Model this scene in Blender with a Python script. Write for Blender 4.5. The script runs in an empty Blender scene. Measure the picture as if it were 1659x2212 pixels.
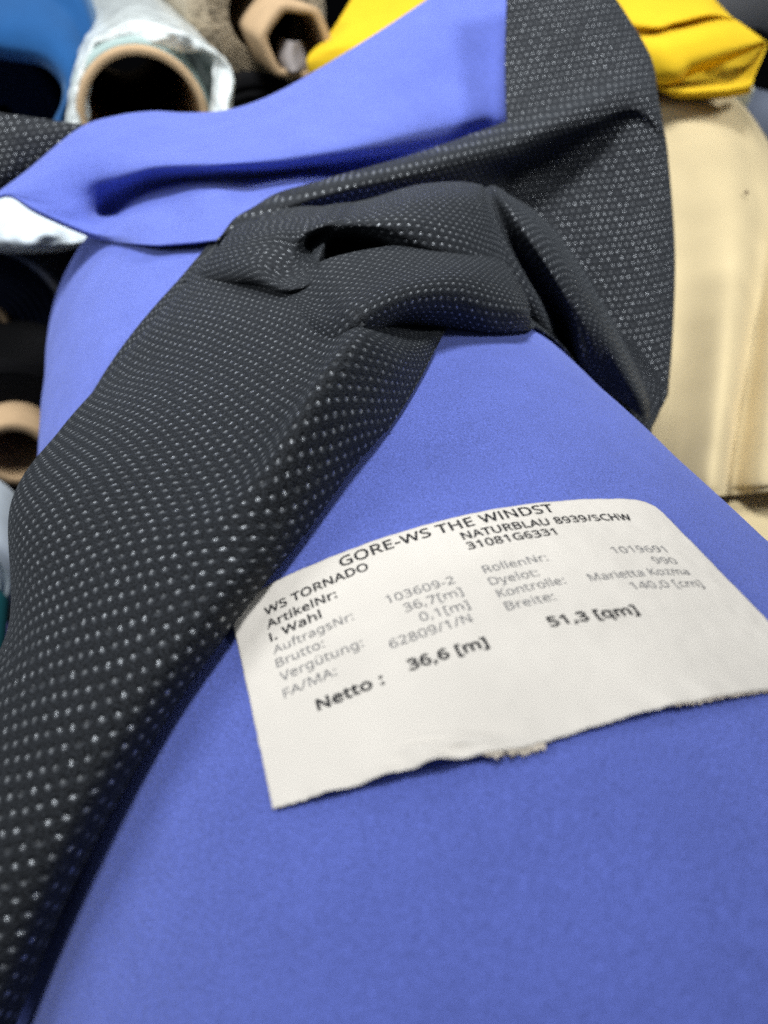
import bpy, bmesh, math, random
from mathutils import Vector, Matrix, noise
random.seed(7)
S = bpy.context.scene
# ------------------------------------------------------------------ camera
# world: the big roll's axis is +Y, Z is up, the camera sits at the origin
RX = Vector((0.95505566, 0.18160675, 0.23428118))     # image axes (right, up, forward) -> world X
RY = Vector((-0.29642652, 0.5851182, 0.75482978))     #                                  -> world Y
RZ = Vector((0.0, 0.79035161, -0.61265351))           #                                  -> world Z
cam_d = bpy.data.cameras.new('camera')
cam = bpy.data.objects.new('camera', cam_d)
S.collection.objects.link(cam)
cam.matrix_world = Matrix(((RX[0], RX[1], -RX[2], 0), (RY[0], RY[1], -RY[2], 0), (RZ[0], RZ[1], -RZ[2], 0), (0, 0, 0, 1)))
cam_d.sensor_fit = 'HORIZONTAL'; cam_d.sensor_width = 36; cam_d.lens = 36
cam_d.clip_start = 0.005; cam_d.clip_end = 50
cam_d.dof.use_dof = True; cam_d.dof.focus_distance = 0.185; cam_d.dof.aperture_fstop = 16.5
S.camera = cam
# ------------------------------------------------------------------ light
W = bpy.data.worlds.new('World'); S.world = W; W.use_nodes = True
W.node_tree.nodes['Background'].inputs[0].default_value = (0.80, 0.90, 1.0, 1)
W.node_tree.nodes['Background'].inputs[1].default_value = 0.12
def area(name, loc, target, sx, sy, power, col=(1, 1, 1)):
    d = bpy.data.lights.new(name, 'AREA'); d.shape = 'RECTANGLE'; d.size = sx; d.size_y = sy
    d.energy = power; d.color = col
    o = bpy.data.objects.new(name, d); S.collection.objects.link(o)
    o.location = loc
    o.rotation_euler = (Vector(target) - Vector(loc)).to_track_quat('-Z', 'Y').to_euler()
    return o
def spot(name, loc, target, half, blend, power, radius=0.16, col=(0.97, 0.985, 1.0)):
    d = bpy.data.lights.new(name, 'SPOT'); d.energy = power; d.color = col
    d.spot_size = math.radians(2 * half); d.spot_blend = blend; d.shadow_soft_size = radius
    o = bpy.data.objects.new(name, d); S.collection.objects.link(o); o.location = loc
    o.rotation_euler = (Vector(target) - Vector(loc)).to_track_quat('-Z', 'Y').to_euler()
    return o
area('ceiling_lamp', (0.15, 1.35, 0.80), (0.05, 0.5, -0.1), 1.0, 0.08, 4.4, (0.96, 0.98, 1.0))
area('side_lamp', (-0.95, 0.45, 0.45), (0.0, 0.25, -0.14), 0.9, 0.22, 7, (0.96, 0.98, 1.0))
spot('added_spot', (-0.10, 0.22, 1.22), (-0.04, 0.55, -0.1), 22.35, 0.25, 110, 0.2)  # added lamp; its cone edge stands in for the shade at lower right
spot('added_spot', (1.0, -0.15, 0.80), (0.29, 0.38, -0.14), 10.5, 0.8, 185, 0.32)  # added lamp, aimed to brighten the upright black cloth
S.view_settings.view_transform = 'Standard'; S.view_settings.look = 'None'
S.view_settings.exposure = 0.0; S.view_settings.gamma = 1; S.view_settings.use_curve_mapping = False
S.cycles.use_denoising = False
S.cycles.sample_clamp_direct = 5.0; S.cycles.sample_clamp_indirect = 3.0
S.cycles.max_bounces = 8; S.cycles.transparent_max_bounces = 12
# ------------------------------------------------------------------ geometry helpers
F, CX, CY = 1659.0, 829.5, 1106.0
RAD, AX, AZ = 0.12, 0.05572848, -0.21219598           # big roll: radius, axis position
def ray(x, y):
    c = Vector(((x - CX) / F, (CY - y) / F, 1.0))
    return Vector((RX.dot(c), RY.dot(c), RZ.dot(c)))
def at(x, y, t):
    return ray(x, y) * t
def on_roll(x, y, lift=0.0):
    w = ray(x, y); a = w.x * w.x + w.z * w.z
    b = w.x * AX + w.z * AZ; q = AX * AX + AZ * AZ - RAD * RAD
    disc = max(0.0, b * b - a * q)
    return w * ((b - math.sqrt(disc)) / a - lift)
def roll_pt(s, y, lift=0.0, s0=-26.0):
    th = math.radians(s0) + s / RAD
    r = RAD + lift
    return Vector((AX + r * math.sin(th), y, AZ + r * math.cos(th)))
def cr(p0, p1, p2, p3, t):
    return 0.5 * ((2 * p1) + (p2 - p0) * t + (2 * p0 - 5 * p1 + 4 * p2 - p3) * t * t + (3 * p1 - p0 - 3 * p2 + p3) * t ** 3)
def spline(pts, n, closed=False):
    m = len(pts); out = []
    if closed:
        for k in range(n):
            f = k * m / n; i = int(f)
            out.append(cr(pts[(i - 1) % m], pts[i % m], pts[(i + 1) % m], pts[(i + 2) % m], f - i))
        return out
    a = 2 * pts[0] - pts[1]; b = 2 * pts[-1] - pts[-2]
    e = [a] + list(pts) + [b]
    for k in range(n):
        f = k * (m - 1) / (n - 1); i = min(int(f), m - 2)
        out.append(cr(e[i], e[i + 1], e[i + 2], e[i + 3], f - i))
    return out
def loft(rails, ni, nj, closed=False):
    P = [[p if isinstance(p, Vector) else at(*p) for p in r] for r in rails]
    P = [spline(r, nj, closed) for r in P]
    cols = [spline([P[i][j] for i in range(len(P))], ni) for j in range(nj)]
    return [[cols[j][i] for j in range(nj)] for i in range(ni)]
def wobble(G, amp, scale, seed=0):
    for r in G:
        for j, p in enumerate(r):
            q = p * scale + Vector((seed * 7.3, seed * 3.1, seed))
            d = p.normalized()
            r[j] = p + d * amp * noise.noise(q)
    return G
class MB:
    def __init__(s): s.v = []; s.f = []; s.uv = []; s.mi = []
    def grid(s, G, closed=False, mi=0, u0=0.0, v0=0.0, rot=0.0, plan=None):
        ni, nj = len(G), len(G[0]); o = len(s.v)
        ci, cj = ni // 2, nj // 2
        U = [[0.0] * nj for _ in range(ni)]; V = [[0.0] * nj for _ in range(ni)]
        for j in range(nj):
            acc = [0.0]
            for i in range(1, ni): acc.append(acc[-1] + (G[i][j] - G[i - 1][j]).length)
            for i in range(ni): U[i][j] = (acc[i] - acc[ci]) * 1000 + u0
        for i in range(ni):
            acc = [0.0]
            for j in range(1, nj): acc.append(acc[-1] + (G[i][j] - G[i][j - 1]).length)
            for j in range(nj): V[i][j] = (acc[j] - acc[cj]) * 1000 + v0
        if plan:
            for i in range(ni):
                for j in range(nj): U[i][j] = G[i][j].dot(plan[0]) * 1000; V[i][j] = G[i][j].dot(plan[1]) * 1000
        if rot:
            ca, sa = math.cos(rot), math.sin(rot)
            for i in range(ni):
                for j in range(nj):
                    x, y = U[i][j], V[i][j]; U[i][j] = x * ca - y * sa; V[i][j] = x * sa + y * ca
        for i in range(ni):
            for j in range(nj): s.v.append(G[i][j])
        for i in range(ni - 1):
            for j in range(nj if closed else nj - 1):
                k = (j + 1) % nj
                s.f.append((o + i * nj + j, o + i * nj + k, o + (i + 1) * nj + k, o + (i + 1) * nj + j))
                s.uv.append(((U[i][j], V[i][j]), (U[i][k], V[i][k]), (U[i + 1][k], V[i + 1][k]), (U[i + 1][j], V[i + 1][j])))
                s.mi.append(mi)
        return s
    def face(s, pts, mi=0):
        o = len(s.v); s.v += [Vector(p) for p in pts]; s.f.append(tuple(range(o, o + len(pts))))
        s.uv.append([(p[0] * 1000, p[1] * 1000) for p in pts]); s.mi.append(mi)
    def fan(s, ring, c, mi=0):
        n = len(ring)
        for i in range(n): s.face([ring[i], ring[(i + 1) % n], c], mi)
    def build(s, name, mats, parent=None, smooth=True, solid=None, facecam=False):
        me = bpy.data.meshes.new(name)
        me.from_pydata([tuple(p) for p in s.v], [], s.f)
        uvl = me.uv_layers.new(name='UVMap')
        k = 0
        for q in s.uv:
            for c in q: uvl.data[k].uv = c; k += 1
        for m in (mats if isinstance(mats, (list, tuple)) else [mats]): me.materials.append(m)
        for p, m in zip(me.polygons, s.mi): p.material_index = m; p.use_smooth = smooth
        me.update()
        if facecam:                                    # consistent outward side: towards the open room
            tot = sum((p.normal.dot(-p.center.normalized()) * p.area for p in me.polygons))
            if tot < 0: me.flip_normals()
        o = bpy.data.objects.new(name, me); S.collection.objects.link(o)
        if parent: o.parent = parent
        if solid:
            md = o.modifiers.new('thickness', 'SOLIDIFY'); md.thickness = solid[0]; md.offset = -1
            md.material_offset = solid[1]; md.material_offset_rim = 0
        return o
def thing(name, label, cat, loc=(0, 0, 0), group=None):
    o = bpy.data.objects.new(name, None); S.collection.objects.link(o); o.empty_display_size = 0.02
    o.location = loc; o['label'] = label; o['category'] = cat
    if group: o['group'] = group
    bpy.context.view_layer.update()
    return o
def adopt(root):                                       # children were built in world coordinates
    for ch in root.children: ch.matrix_parent_inverse = Matrix.Translation(-root.location)
# ------------------------------------------------------------------ materials
def mat(name, col, rough=0.8, spec=0.3, sheen=0.0, sheen_tint=(1, 1, 1), var=0.0, vscale=30, bump=0.0, bscale=2000, bdist=0.0002, trans=0.0, coat=0.0, mottle=0.0):
    m = bpy.data.materials.new(name); m.use_nodes = True
    nt = m.node_tree; b = nt.nodes['Principled BSDF']
    b.inputs['Base Color'].default_value = (*col, 1); b.inputs['Roughness'].default_value = rough
    b.inputs['Specular IOR Level'].default_value = spec
    b.inputs['Sheen Weight'].default_value = sheen; b.inputs['Sheen Tint'].default_value = (*sheen_tint, 1)
    b.inputs['Coat Weight'].default_value = coat
    tc = nt.nodes.new('ShaderNodeTexCoord')
    src = tc.outputs['Object']
    if var:
        n = nt.nodes.new('ShaderNodeTexNoise'); n.inputs['Scale'].default_value = vscale; n.inputs['Detail'].default_value = 6
        nt.links.new(src, n.inputs['Vector'])
        r = nt.nodes.new('ShaderNodeValToRGB')
        r.color_ramp.elements[0].position = 0.3; r.color_ramp.elements[1].position = 0.7
        r.color_ramp.elements[0].color = (*[c * (1 - var) for c in col], 1)
        r.color_ramp.elements[1].color = (*[min(1, c * (1 + var)) for c in col], 1)
        nt.links.new(n.outputs[0], r.inputs[0]); col_out = r.outputs[0]
        if mottle:                                     # brushed nap lying this way and that
            n3 = nt.nodes.new('ShaderNodeTexNoise'); n3.inputs['Scale'].default_value = 70; n3.inputs['Detail'].default_value = 5
            nt.links.new(src, n3.inputs['Vector'])
            mr = nt.nodes.new('ShaderNodeMapRange'); nt.links.new(n3.outputs[0], mr.inputs[0])
            mr.inputs[1].default_value = 0.3; mr.inputs[2].default_value = 0.7
            mr.inputs[3].default_value = 1 - mottle; mr.inputs[4].default_value = 1 + mottle
            vm = nt.nodes.new('ShaderNodeVectorMath'); vm.operation = 'SCALE'
            nt.links.new(col_out, vm.inputs[0]); nt.links.new(mr.outputs[0], vm.inputs['Scale']); col_out = vm.outputs[0]
        nt.links.new(col_out, b.inputs['Base Color'])
    if bump:
        n2 = nt.nodes.new('ShaderNodeTexNoise'); n2.inputs['Scale'].default_value = bscale; n2.inputs['Detail'].default_value = 3
        nt.links.new(src, n2.inputs['Vector'])
        bp = nt.nodes.new('ShaderNodeBump'); bp.inputs['Strength'].default_value = bump; bp.inputs['Distance'].default_value = bdist
        nt.links.new(n2.outputs[0], bp.inputs['Height']); nt.links.new(bp.outputs[0], b.inputs['Normal'])
    if trans:
        mx = nt.nodes.new('ShaderNodeMixShader'); tr = nt.nodes.new('ShaderNodeBsdfTransparent')
        mx.inputs[0].default_value = trans
        nt.links.new(b.outputs[0], mx.inputs[1]); nt.links.new(tr.outputs[0], mx.inputs[2])
        nt.links.new(mx.outputs[0], nt.nodes['Material Output'].inputs[0])
    return m

def knit_material():
    m = bpy.data.materials.new('black_dimpled_knit'); m.use_nodes = True
    nt = m.node_tree; b = nt.nodes['Principled BSDF']; N = nt.nodes.new; L = nt.links.new
    uv = N('ShaderNodeUVMap'); uv.uv_map = 'UVMap'
    def vm(op, a, bb=None):
        n = N('ShaderNodeVectorMath'); n.operation = op
        for k, q in enumerate((a, bb)):
            if q is None: continue
            if isinstance(q, tuple): n.inputs[k].default_value = q
            else: L(q, n.inputs[k])
        return n
    def ma(op, a, bb=None, c=None):
        n = N('ShaderNodeMath'); n.operation = op
        for k, q in enumerate((a, bb, c)):
            if q is None: continue
            if isinstance(q, (int, float)): n.inputs[k].default_value = q
            else: L(q, n.inputs[k])
        return n.outputs[0]
    PU, PV = 3.0, 5.3                                   # mm between dimples along and across (rows offset by half)
    jn = N('ShaderNodeTexNoise'); jn.inputs['Scale'].default_value = 0.35; jn.inputs['Detail'].default_value = 3
    L(uv.outputs[0], jn.inputs['Vector'])
    jit = vm('MULTIPLY', vm('SUBTRACT', jn.outputs['Color'], (0.5, 0.5, 0.5)).outputs[0], (0.9, 0.9, 0)).outputs[0]
    base_uv = vm('ADD', uv.outputs[0], jit).outputs[0]
    q = vm('MULTIPLY', base_uv, (1 / PU, 1 / PV, 0)).outputs[0]
    wn = N('ShaderNodeTexNoise'); wn.inputs['Scale'].default_value = 0.42; wn.inputs['Detail'].default_value = 1
    L(uv.outputs[0], wn.inputs['Vector'])
    def cell(off):
        sh = vm('ADD', q, (off + 0.0, off + 0.0, 0)).outputs[0]
        fr = vm('SUBTRACT', vm('FRACTION', sh).outputs[0], (0.5, 0.5, 0)).outputs[0]
        return vm('MULTIPLY', fr, (PU, PV, 0)).outputs[0]
    ca, cb = cell(100.0), cell(100.5)
    near = N('ShaderNodeMix'); near.data_type = 'VECTOR'
    la, lb = vm('LENGTH', ca).outputs['Value'], vm('LENGTH', cb).outputs['Value']
    L(ma('LESS_THAN', lb, la), near.inputs[0]); L(ca, near.inputs[4]); L(cb, near.inputs[5])
    vec = near.outputs[1]                               # millimetres from the nearest dimple's middle
    d = ma('MINIMUM', la, lb)
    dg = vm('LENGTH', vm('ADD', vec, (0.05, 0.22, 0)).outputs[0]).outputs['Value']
    sx = N('ShaderNodeSeparateXYZ'); L(vec, sx.inputs[0])
    def ramp(v, a0, a1):
        n = N('ShaderNodeMapRange'); n.interpolation_type = 'SMOOTHSTEP'; L(v, n.inputs[0])
        n.inputs[1].default_value = a0; n.inputs[2].default_value = a1
        return n.outputs[0]
    lit_rim = ma('MULTIPLY', ma('MULTIPLY', ramp(d, 0.50, 0.72), ramp(d, 1.12, 0.85)), ramp(sx.outputs[1], 0.25, -0.45))  # light caught on each dimple's lower edge, painted into the colour
    hole_shade = ramp(d, 0.85, 0.5)  # shade inside each dimple, painted as a darker colour
    mr = N('ShaderNodeMapRange'); mr.interpolation_type = 'SMOOTHSTEP'
    L(d, mr.inputs[0]); mr.inputs[1].default_value = 1.05; mr.inputs[2].default_value = 0.35
    dot = mr.outputs[0]
    mr2 = N('ShaderNodeMapRange'); mr2.interpolation_type = 'SMOOTHSTEP'
    dj = N('ShaderNodeTexNoise'); dj.inputs['Scale'].default_value = 1.6; L(uv.outputs[0], dj.inputs['Vector'])
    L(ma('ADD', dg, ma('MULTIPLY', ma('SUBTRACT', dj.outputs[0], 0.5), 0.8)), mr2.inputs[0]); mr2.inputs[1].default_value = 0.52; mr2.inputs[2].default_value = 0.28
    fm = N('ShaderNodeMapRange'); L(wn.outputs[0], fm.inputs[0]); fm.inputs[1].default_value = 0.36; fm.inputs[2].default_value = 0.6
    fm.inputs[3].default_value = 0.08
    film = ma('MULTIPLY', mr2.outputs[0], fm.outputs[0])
    # fine stitches of the knit, in UV millimetres
    wv = N('ShaderNodeTexNoise'); wv.inputs['Scale'].default_value = 1.0; wv.inputs['Detail'].default_value = 2
    L(vm('MULTIPLY', base_uv, (1.7, 3.0, 0)).outputs[0], wv.inputs['Vector'])
    dn = ma('DIVIDE', d, 0.95)
    cup = ma('MAXIMUM', ma('SUBTRACT', 1.0, ma('MULTIPLY', dn, dn)), 0.0)
    h = ma('SUBTRACT', ma('MULTIPLY', wv.outputs[0], 0.9), ma('MULTIPLY', ma('POWER', cup, 1.4), 0.6))
    bp = N('ShaderNodeBump'); bp.inputs['Strength'].default_value = 0.9; bp.inputs['Distance'].default_value = 0.0005
    L(h, bp.inputs['Height']); L(bp.outputs[0], b.inputs['Normal'])
    mx = N('ShaderNodeMix'); mx.data_type = 'RGBA'
    yr = N('ShaderNodeMapRange'); L(wv.outputs[0], yr.inputs[0]); yr.inputs[1].default_value = 0.40; yr.inputs[2].default_value = 0.62
    yc = N('ShaderNodeMix'); yc.data_type = 'RGBA'; L(yr.outputs[0], yc.inputs[0])
    yc.inputs[6].default_value = (0.0025, 0.003, 0.004, 1); yc.inputs[7].default_value = (0.022, 0.0255, 0.031, 1)
    hc = N('ShaderNodeMix'); hc.data_type = 'RGBA'; L(ma('MULTIPLY', hole_shade, 0.5), hc.inputs[0])
    L(yc.outputs[2], hc.inputs[6]); hc.inputs[7].default_value = (0.003, 0.0035, 0.0045, 1)
    rc = N('ShaderNodeMix'); rc.data_type = 'RGBA'; L(ma('MULTIPLY', lit_rim, 0.85), rc.inputs[0])
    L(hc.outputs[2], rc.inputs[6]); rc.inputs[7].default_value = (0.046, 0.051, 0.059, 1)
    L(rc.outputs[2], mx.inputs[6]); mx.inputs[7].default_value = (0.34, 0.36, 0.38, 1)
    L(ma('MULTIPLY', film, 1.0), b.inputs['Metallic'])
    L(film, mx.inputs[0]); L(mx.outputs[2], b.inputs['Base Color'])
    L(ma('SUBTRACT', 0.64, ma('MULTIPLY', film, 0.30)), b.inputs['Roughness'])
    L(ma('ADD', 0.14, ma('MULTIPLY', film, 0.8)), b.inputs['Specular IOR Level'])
    b.inputs['Sheen Tint'].default_value = (0.8, 0.9, 1.0, 1); b.inputs['Sheen Weight'].default_value = 0.07; b.inputs['Sheen Roughness'].default_value = 0.4
    return m
BLUE = (0.112, 0.152, 0.515)
M = {
 'blue': mat('blue_brushed_softshell', BLUE, 0.9, 0.1, 0.30, (0.60, 0.68, 1.0), 0.36, 2700, 1.0, 2500, 0.0005, mottle=0.06),
 'knit': knit_material(),
 'paper': mat('label_paper', (0.68, 0.64, 0.575), 0.6, 0.3, 0, (1, 1, 1), 0.05, 45, 0.2, 500, 0.0002, mottle=0.03),
 'torn': mat('torn_paper_fibre', (0.52, 0.46, 0.38), 0.9, 0.1, 0, (1, 1, 1), 0.3, 900, 0.6, 2500, 0.0004),
 'ink': mat('black_print', (0.018, 0.018, 0.02), 0.6, 0.2),
 'ink_grey': mat('worn_grey_print', (0.15, 0.15, 0.155), 0.7, 0.2, 0, (1, 1, 1), 0.35, 700),
 'kraft': mat('kraft_cardboard', (0.46, 0.32, 0.185), 0.85, 0.2, 0, (1, 1, 1), 0.1, 60),
 'kraft_in': mat('raw_cardboard_bore', (0.16, 0.11, 0.075), 0.95, 0.05),
 'film': mat('clear_crinkled_film', (0.62, 0.67, 0.66), 0.25, 0.5, 0, (1, 1, 1), 0.22, 55, 0.8, 70, 0.006, 0.12),
 'mint': mat('pale_mint_cloth', (0.33, 0.43, 0.41), 0.9, 0.1, 0.1),
 'fleece': mat('taupe_fleece', (0.40, 0.33, 0.23), 1.0, 0.05, 0.4, (0.9, 0.85, 0.7), 0.35, 90, 1.0, 220, 0.004),
 'yellow': mat('bright_yellow_cloth', (0.68, 0.45, 0.02), 0.95, 0.05, 0.05, (1, 0.9, 0.4), 0.03, 60),
 'cream': mat('cream_cloth', (0.53, 0.435, 0.255), 0.95, 0.08, 0.1, (1, 0.95, 0.85), 0.07, 25, 0.25, 900, 0.0003),
 'cerulean': mat('cerulean_cloth', (0.010, 0.070, 0.21), 0.9, 0.15, 0.2, (0.5, 0.75, 1), 0.08, 40),
 'navy': mat('navy_cloth', (0.006, 0.010, 0.026), 0.9, 0.1, 0.05),
 'black': mat('black_cloth', (0.006, 0.006, 0.007), 0.9, 0.1, 0.03),
 'charcoal': mat('charcoal_cloth', (0.34, 0.34, 0.35), 0.9, 0.15, 0.1),
 'pale': mat('pale_blue_white_cloth', (0.56, 0.63, 0.68), 0.5, 0.3, 0.1, (1, 1, 1), 0.12, 40),
 'teal': mat('teal_cloth', (0.008, 0.07, 0.08), 0.9, 0.1),
 'lilac': mat('lilac_cloth', (0.22, 0.20, 0.50), 0.9, 0.1),
 'orange': mat('orange_cloth', (0.50, 0.14, 0.02), 0.9, 0.1),
 'grey_paper': mat('grey_paper', (0.30, 0.27, 0.26), 0.8, 0.2),
 'sage': mat('sage_grey_cloth', (0.5, 0.52, 0.44), 0.9, 0.1),
 'steel': mat('blue_grey_cloth', (0.20, 0.23, 0.30), 0.9, 0.1),
 'floor': mat('dark_gap_backing', (0.012, 0.012, 0.014), 0.9, 0.1),  # near-black backing: shade of the gaps between rolls put into the colour
}
# ------------------------------------------------------------------ setting
mb = MB(); mb.face([(-3, -1.5, -0.42), (3, -1.5, -0.42), (3, 2.6, -0.42), (-3, 2.6, -0.42)])
o = mb.build('floor', M['floor'], smooth=False); o['kind'] = 'structure'
mb = MB(); mb.face([(-3, 2.2, -0.415), (3, 2.2, -0.415), (3, 2.2, 0.6), (-3, 2.2, 0.6)])
o = mb.build('wall', M['floor'], smooth=False); o['kind'] = 'structure'
# ------------------------------------------------------------------ rolls
def ring_pts(c, ax, r, n=64, up=Vector((0, 0, 1)), sq=None, a0=0.0):
    x = ax.cross(up).normalized(); y = x.cross(ax).normalized()
    out = []
    for k in range(n):
        a = 2 * math.pi * k / n + a0
        rr = r if sq is None else r * sq(a)
        out.append(c + (x * math.cos(a) + y * math.sin(a)) * rr)
    return out
def tube_mesh(c, ax, L, ro, ri, n=64, sq=None, bev=0.0012):
    mb = MB()
    prof = [(0.02 * L, ri), (bev, ri), (0, ri + bev), (0, ro - bev), (bev, ro), (L, ro), (L, ri), (0.02 * L + 0.001, ri)]
    mb.grid([ring_pts(c + ax * y, ax, r, n, sq=sq) for y, r in prof[:6]] + [ring_pts(c + ax * L, ax, ri, n, sq=sq), ring_pts(c + ax * 0.001, ax, ri, n, sq=sq)], closed=True)
    return mb
def bolt_mesh(c, ax, L, ro, ri, n=72, turns=6, amp=0.0, seed=1, bev=0.006):
    """rolled cloth: outer skin, softly rounded ends, spiral grooves on the end face"""
    mb = MB(); rows = []
    prof = []
    m = turns * 4
    for k in range(m + 1):
        f = k / m
        r = ri + (ro - bev - ri) * f
        prof.append((0.0012 * math.sin(f * turns * 2 * math.pi), r))
    for k in range(1, 7):
        a = k / 6 * math.pi / 2
        prof.append((bev * (1 - math.cos(a)), ro - bev + bev * math.sin(a)))
    for k in range(1, 9): prof.append((L * k / 9, ro))
    for k in range(0, 5):
        a = k / 4 * math.pi / 2
        prof.append((L - bev + bev * math.sin(a), ro - bev + bev * math.cos(a)))
    prof.append((L, ri))
    for y, r in prof:
        ring = ring_pts(c + ax * y, ax, r, n)
        if amp:
            ring = [p + (p - c - ax * y).normalized() * amp * noise.noise(p * 14 + Vector((seed, 0, 0))) for p in ring]
        rows.append(ring)
    mb.grid(rows, closed=True)
    return mb
YD = Vector((0, 1, 0))
def roll_axis(px, py, t): return at(px, py, t)

# --- the big blue roll
root = thing('fabric_roll', 'large roll of blue brushed fabric in front, carrying the white paper label', 'fabric roll', (AX, -0.3, AZ - RAD))
mb = MB(); rows = []
Y0, Y1, bev = -0.30, 0.425, 0.014
ys = [Y0] + [Y0 + (Y1 - bev - Y0) * k / 180 for k in range(1, 181)]
prof = [(y, RAD) for y in ys] + [(Y1 - bev + bev * math.sin(k / 6 * math.pi / 2), RAD - bev + bev * math.cos(k / 6 * math.pi / 2)) for k in range(1, 7)]
for y, r in prof:
    row = []
    for k in range(240):
        a = 2 * math.pi * k / 240
        p = Vector((AX + r * math.sin(a), y, AZ + r * math.cos(a)))
        w = 0.0006 * noise.noise(p * 22) + 0.0003 * noise.noise(p * 60 + Vector((3, 1, 2)))
        row.append(p + Vector((math.sin(a), 0, math.cos(a))) * (w - 0.0004))
    rows.append(row)
mb.grid(rows, closed=True)
mb.build('rolled_cloth', M['blue'], root, facecam=True)
c1 = Vector((AX, Y1 + 0.0005, AZ))
mb = MB(); rows = []
for k in range(60):
    f = k / 59
    rows.append(ring_pts(c1 + YD * (0.001 * math.sin(k * 1.6)), YD, 0.032 + (RAD - bev - 0.032) * f, 96))
mb.grid(rows, closed=True); mb.build('end_layers', M['black'], root)
tube_mesh(Vector((AX, Y1 + 0.012, AZ)), -YD, 0.1, 0.032, 0.027).build('cardboard_core', M['kraft'], root)
adopt(root)

# --- paper label
LW = 91.5
def interp(tab, x):
    for (a, b), (c, d) in zip(tab, tab[1:]):
        if x <= c: return b + (d - b) * (x - a) / (c - a)
    return tab[-1][1]
TOP = [(0, 104.4), (0.8, 105.2), (6.7, 108.7), (11.5, 108.6), (24.7, 108.2), (38, 107.9), (52, 107.6), (68, 107.15), (87, 107.0), (89.3, 106.4), (90.8, 104.8), (91.5, 102.2)]
BOT = [(0, 64.6), (7, 62.6), (14, 61.0), (19, 60.0), (23.6, 58.9), (31.5, 57.4), (36, 56.7), (39, 56.3), (49, 56.0), (57.6, 55.9), (64.6, 55.7), (78.4, 55.8), (91.5, 55.2)]
def jag(s):
    return 0.22 * noise.noise(Vector((s * 0.9, 4.2, 0))) + 0.12 * noise.noise(Vector((s * 2.7, 1.2, 0)))
def lab_lift(s, y):
    b = interp(BOT, s)
    e = max(0.0, 1 - (y - b) / 8.0)
    hump = math.exp(-((s - 24) / 10) ** 2) * 2.0 + math.exp(-((s - 60) / 14) ** 2) * 0.7 + math.exp(-((s - 8) / 6) ** 2) * 0.7
    l = 0.45 + hump * e * e * (1 + 0.35 * math.sin(s * 0.9 + y * 0.5))
    # little crease running in from the torn edge
    l += 1.0 * math.exp(-((y - (b + 3.4 - (s - 24) * 0.12)) / 0.75) ** 2) * math.exp(-((s - 28) / 8) ** 2)
    l += 0.5 * math.exp(-((y - (b + 6.0 - (s - 22) * 0.22)) / 0.6) ** 2) * math.exp(-((s - 26) / 6) ** 2)
    l += 0.12 * noise.noise(Vector((s * 0.35, y * 0.35, 7)))
    c = max(0.0, 1 - math.hypot(s - 0.5, y - 106) / 7)           # curled upper corner
    l += 2.2 * c * c
    l += 0.10 * noise.noise(Vector((s * 0.12, y * 0.12, 2)))
    return l / 1000
def lab_pt(s, y, extra=0.0):
    return roll_pt(s / 1000, y / 1000, lab_lift(s, y) + extra)
label = thing('paper_label', 'white paper roll label with German text and a torn lower edge on the blue roll', 'label', roll_pt(0.045, 0.082, 0.0005))
ns, nv = 260, 90
G = []
for i in range(ns):
    s = LW * i / (ns - 1)
    b = interp(BOT, s) + jag(s); tp = interp(TOP, s) + 0.1 * jag(s * 0.3)
    G.append([lab_pt(s + 0.12 * noise.noise(Vector((k * .2, 0, 5))) * (1 if i in (0, ns - 1) else 0), b + (tp - b) * k / (nv - 1)) for k in range(nv)])
MB().grid(G).build('paper', M['paper'], label, solid=(0.00012, 0), facecam=True)
def torn(s0, s1, wmax, seed):
    mb = MB(); n = int((s1 - s0) * 8); G = []
    for i in range(n + 1):
        s = s0 + (s1 - s0) * i / n; b = interp(BOT, s) + jag(s)
        env = min(1, (s - s0) / 1.5, (s1 - s) / 0.5 + 0.02)
        w = max(0.03, wmax * env * (0.55 + 0.9 * noise.noise(Vector((s * 1.3, seed, 0))) + 0.5 * noise.noise(Vector((s * 4, seed, 3)))))
        G.append([lab_pt(s, b + 0.15 - (w + 0.15) * k / 5, -0.00016 - 0.00002 * k) for k in range(6)])
    mb.grid(G); return mb
torn(31, 40.2, 1.5, 1).build('torn_edge', M['torn'], label)
torn(60, 91.4, 0.55, 5).build('torn_edge', M['torn'], label)
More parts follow.
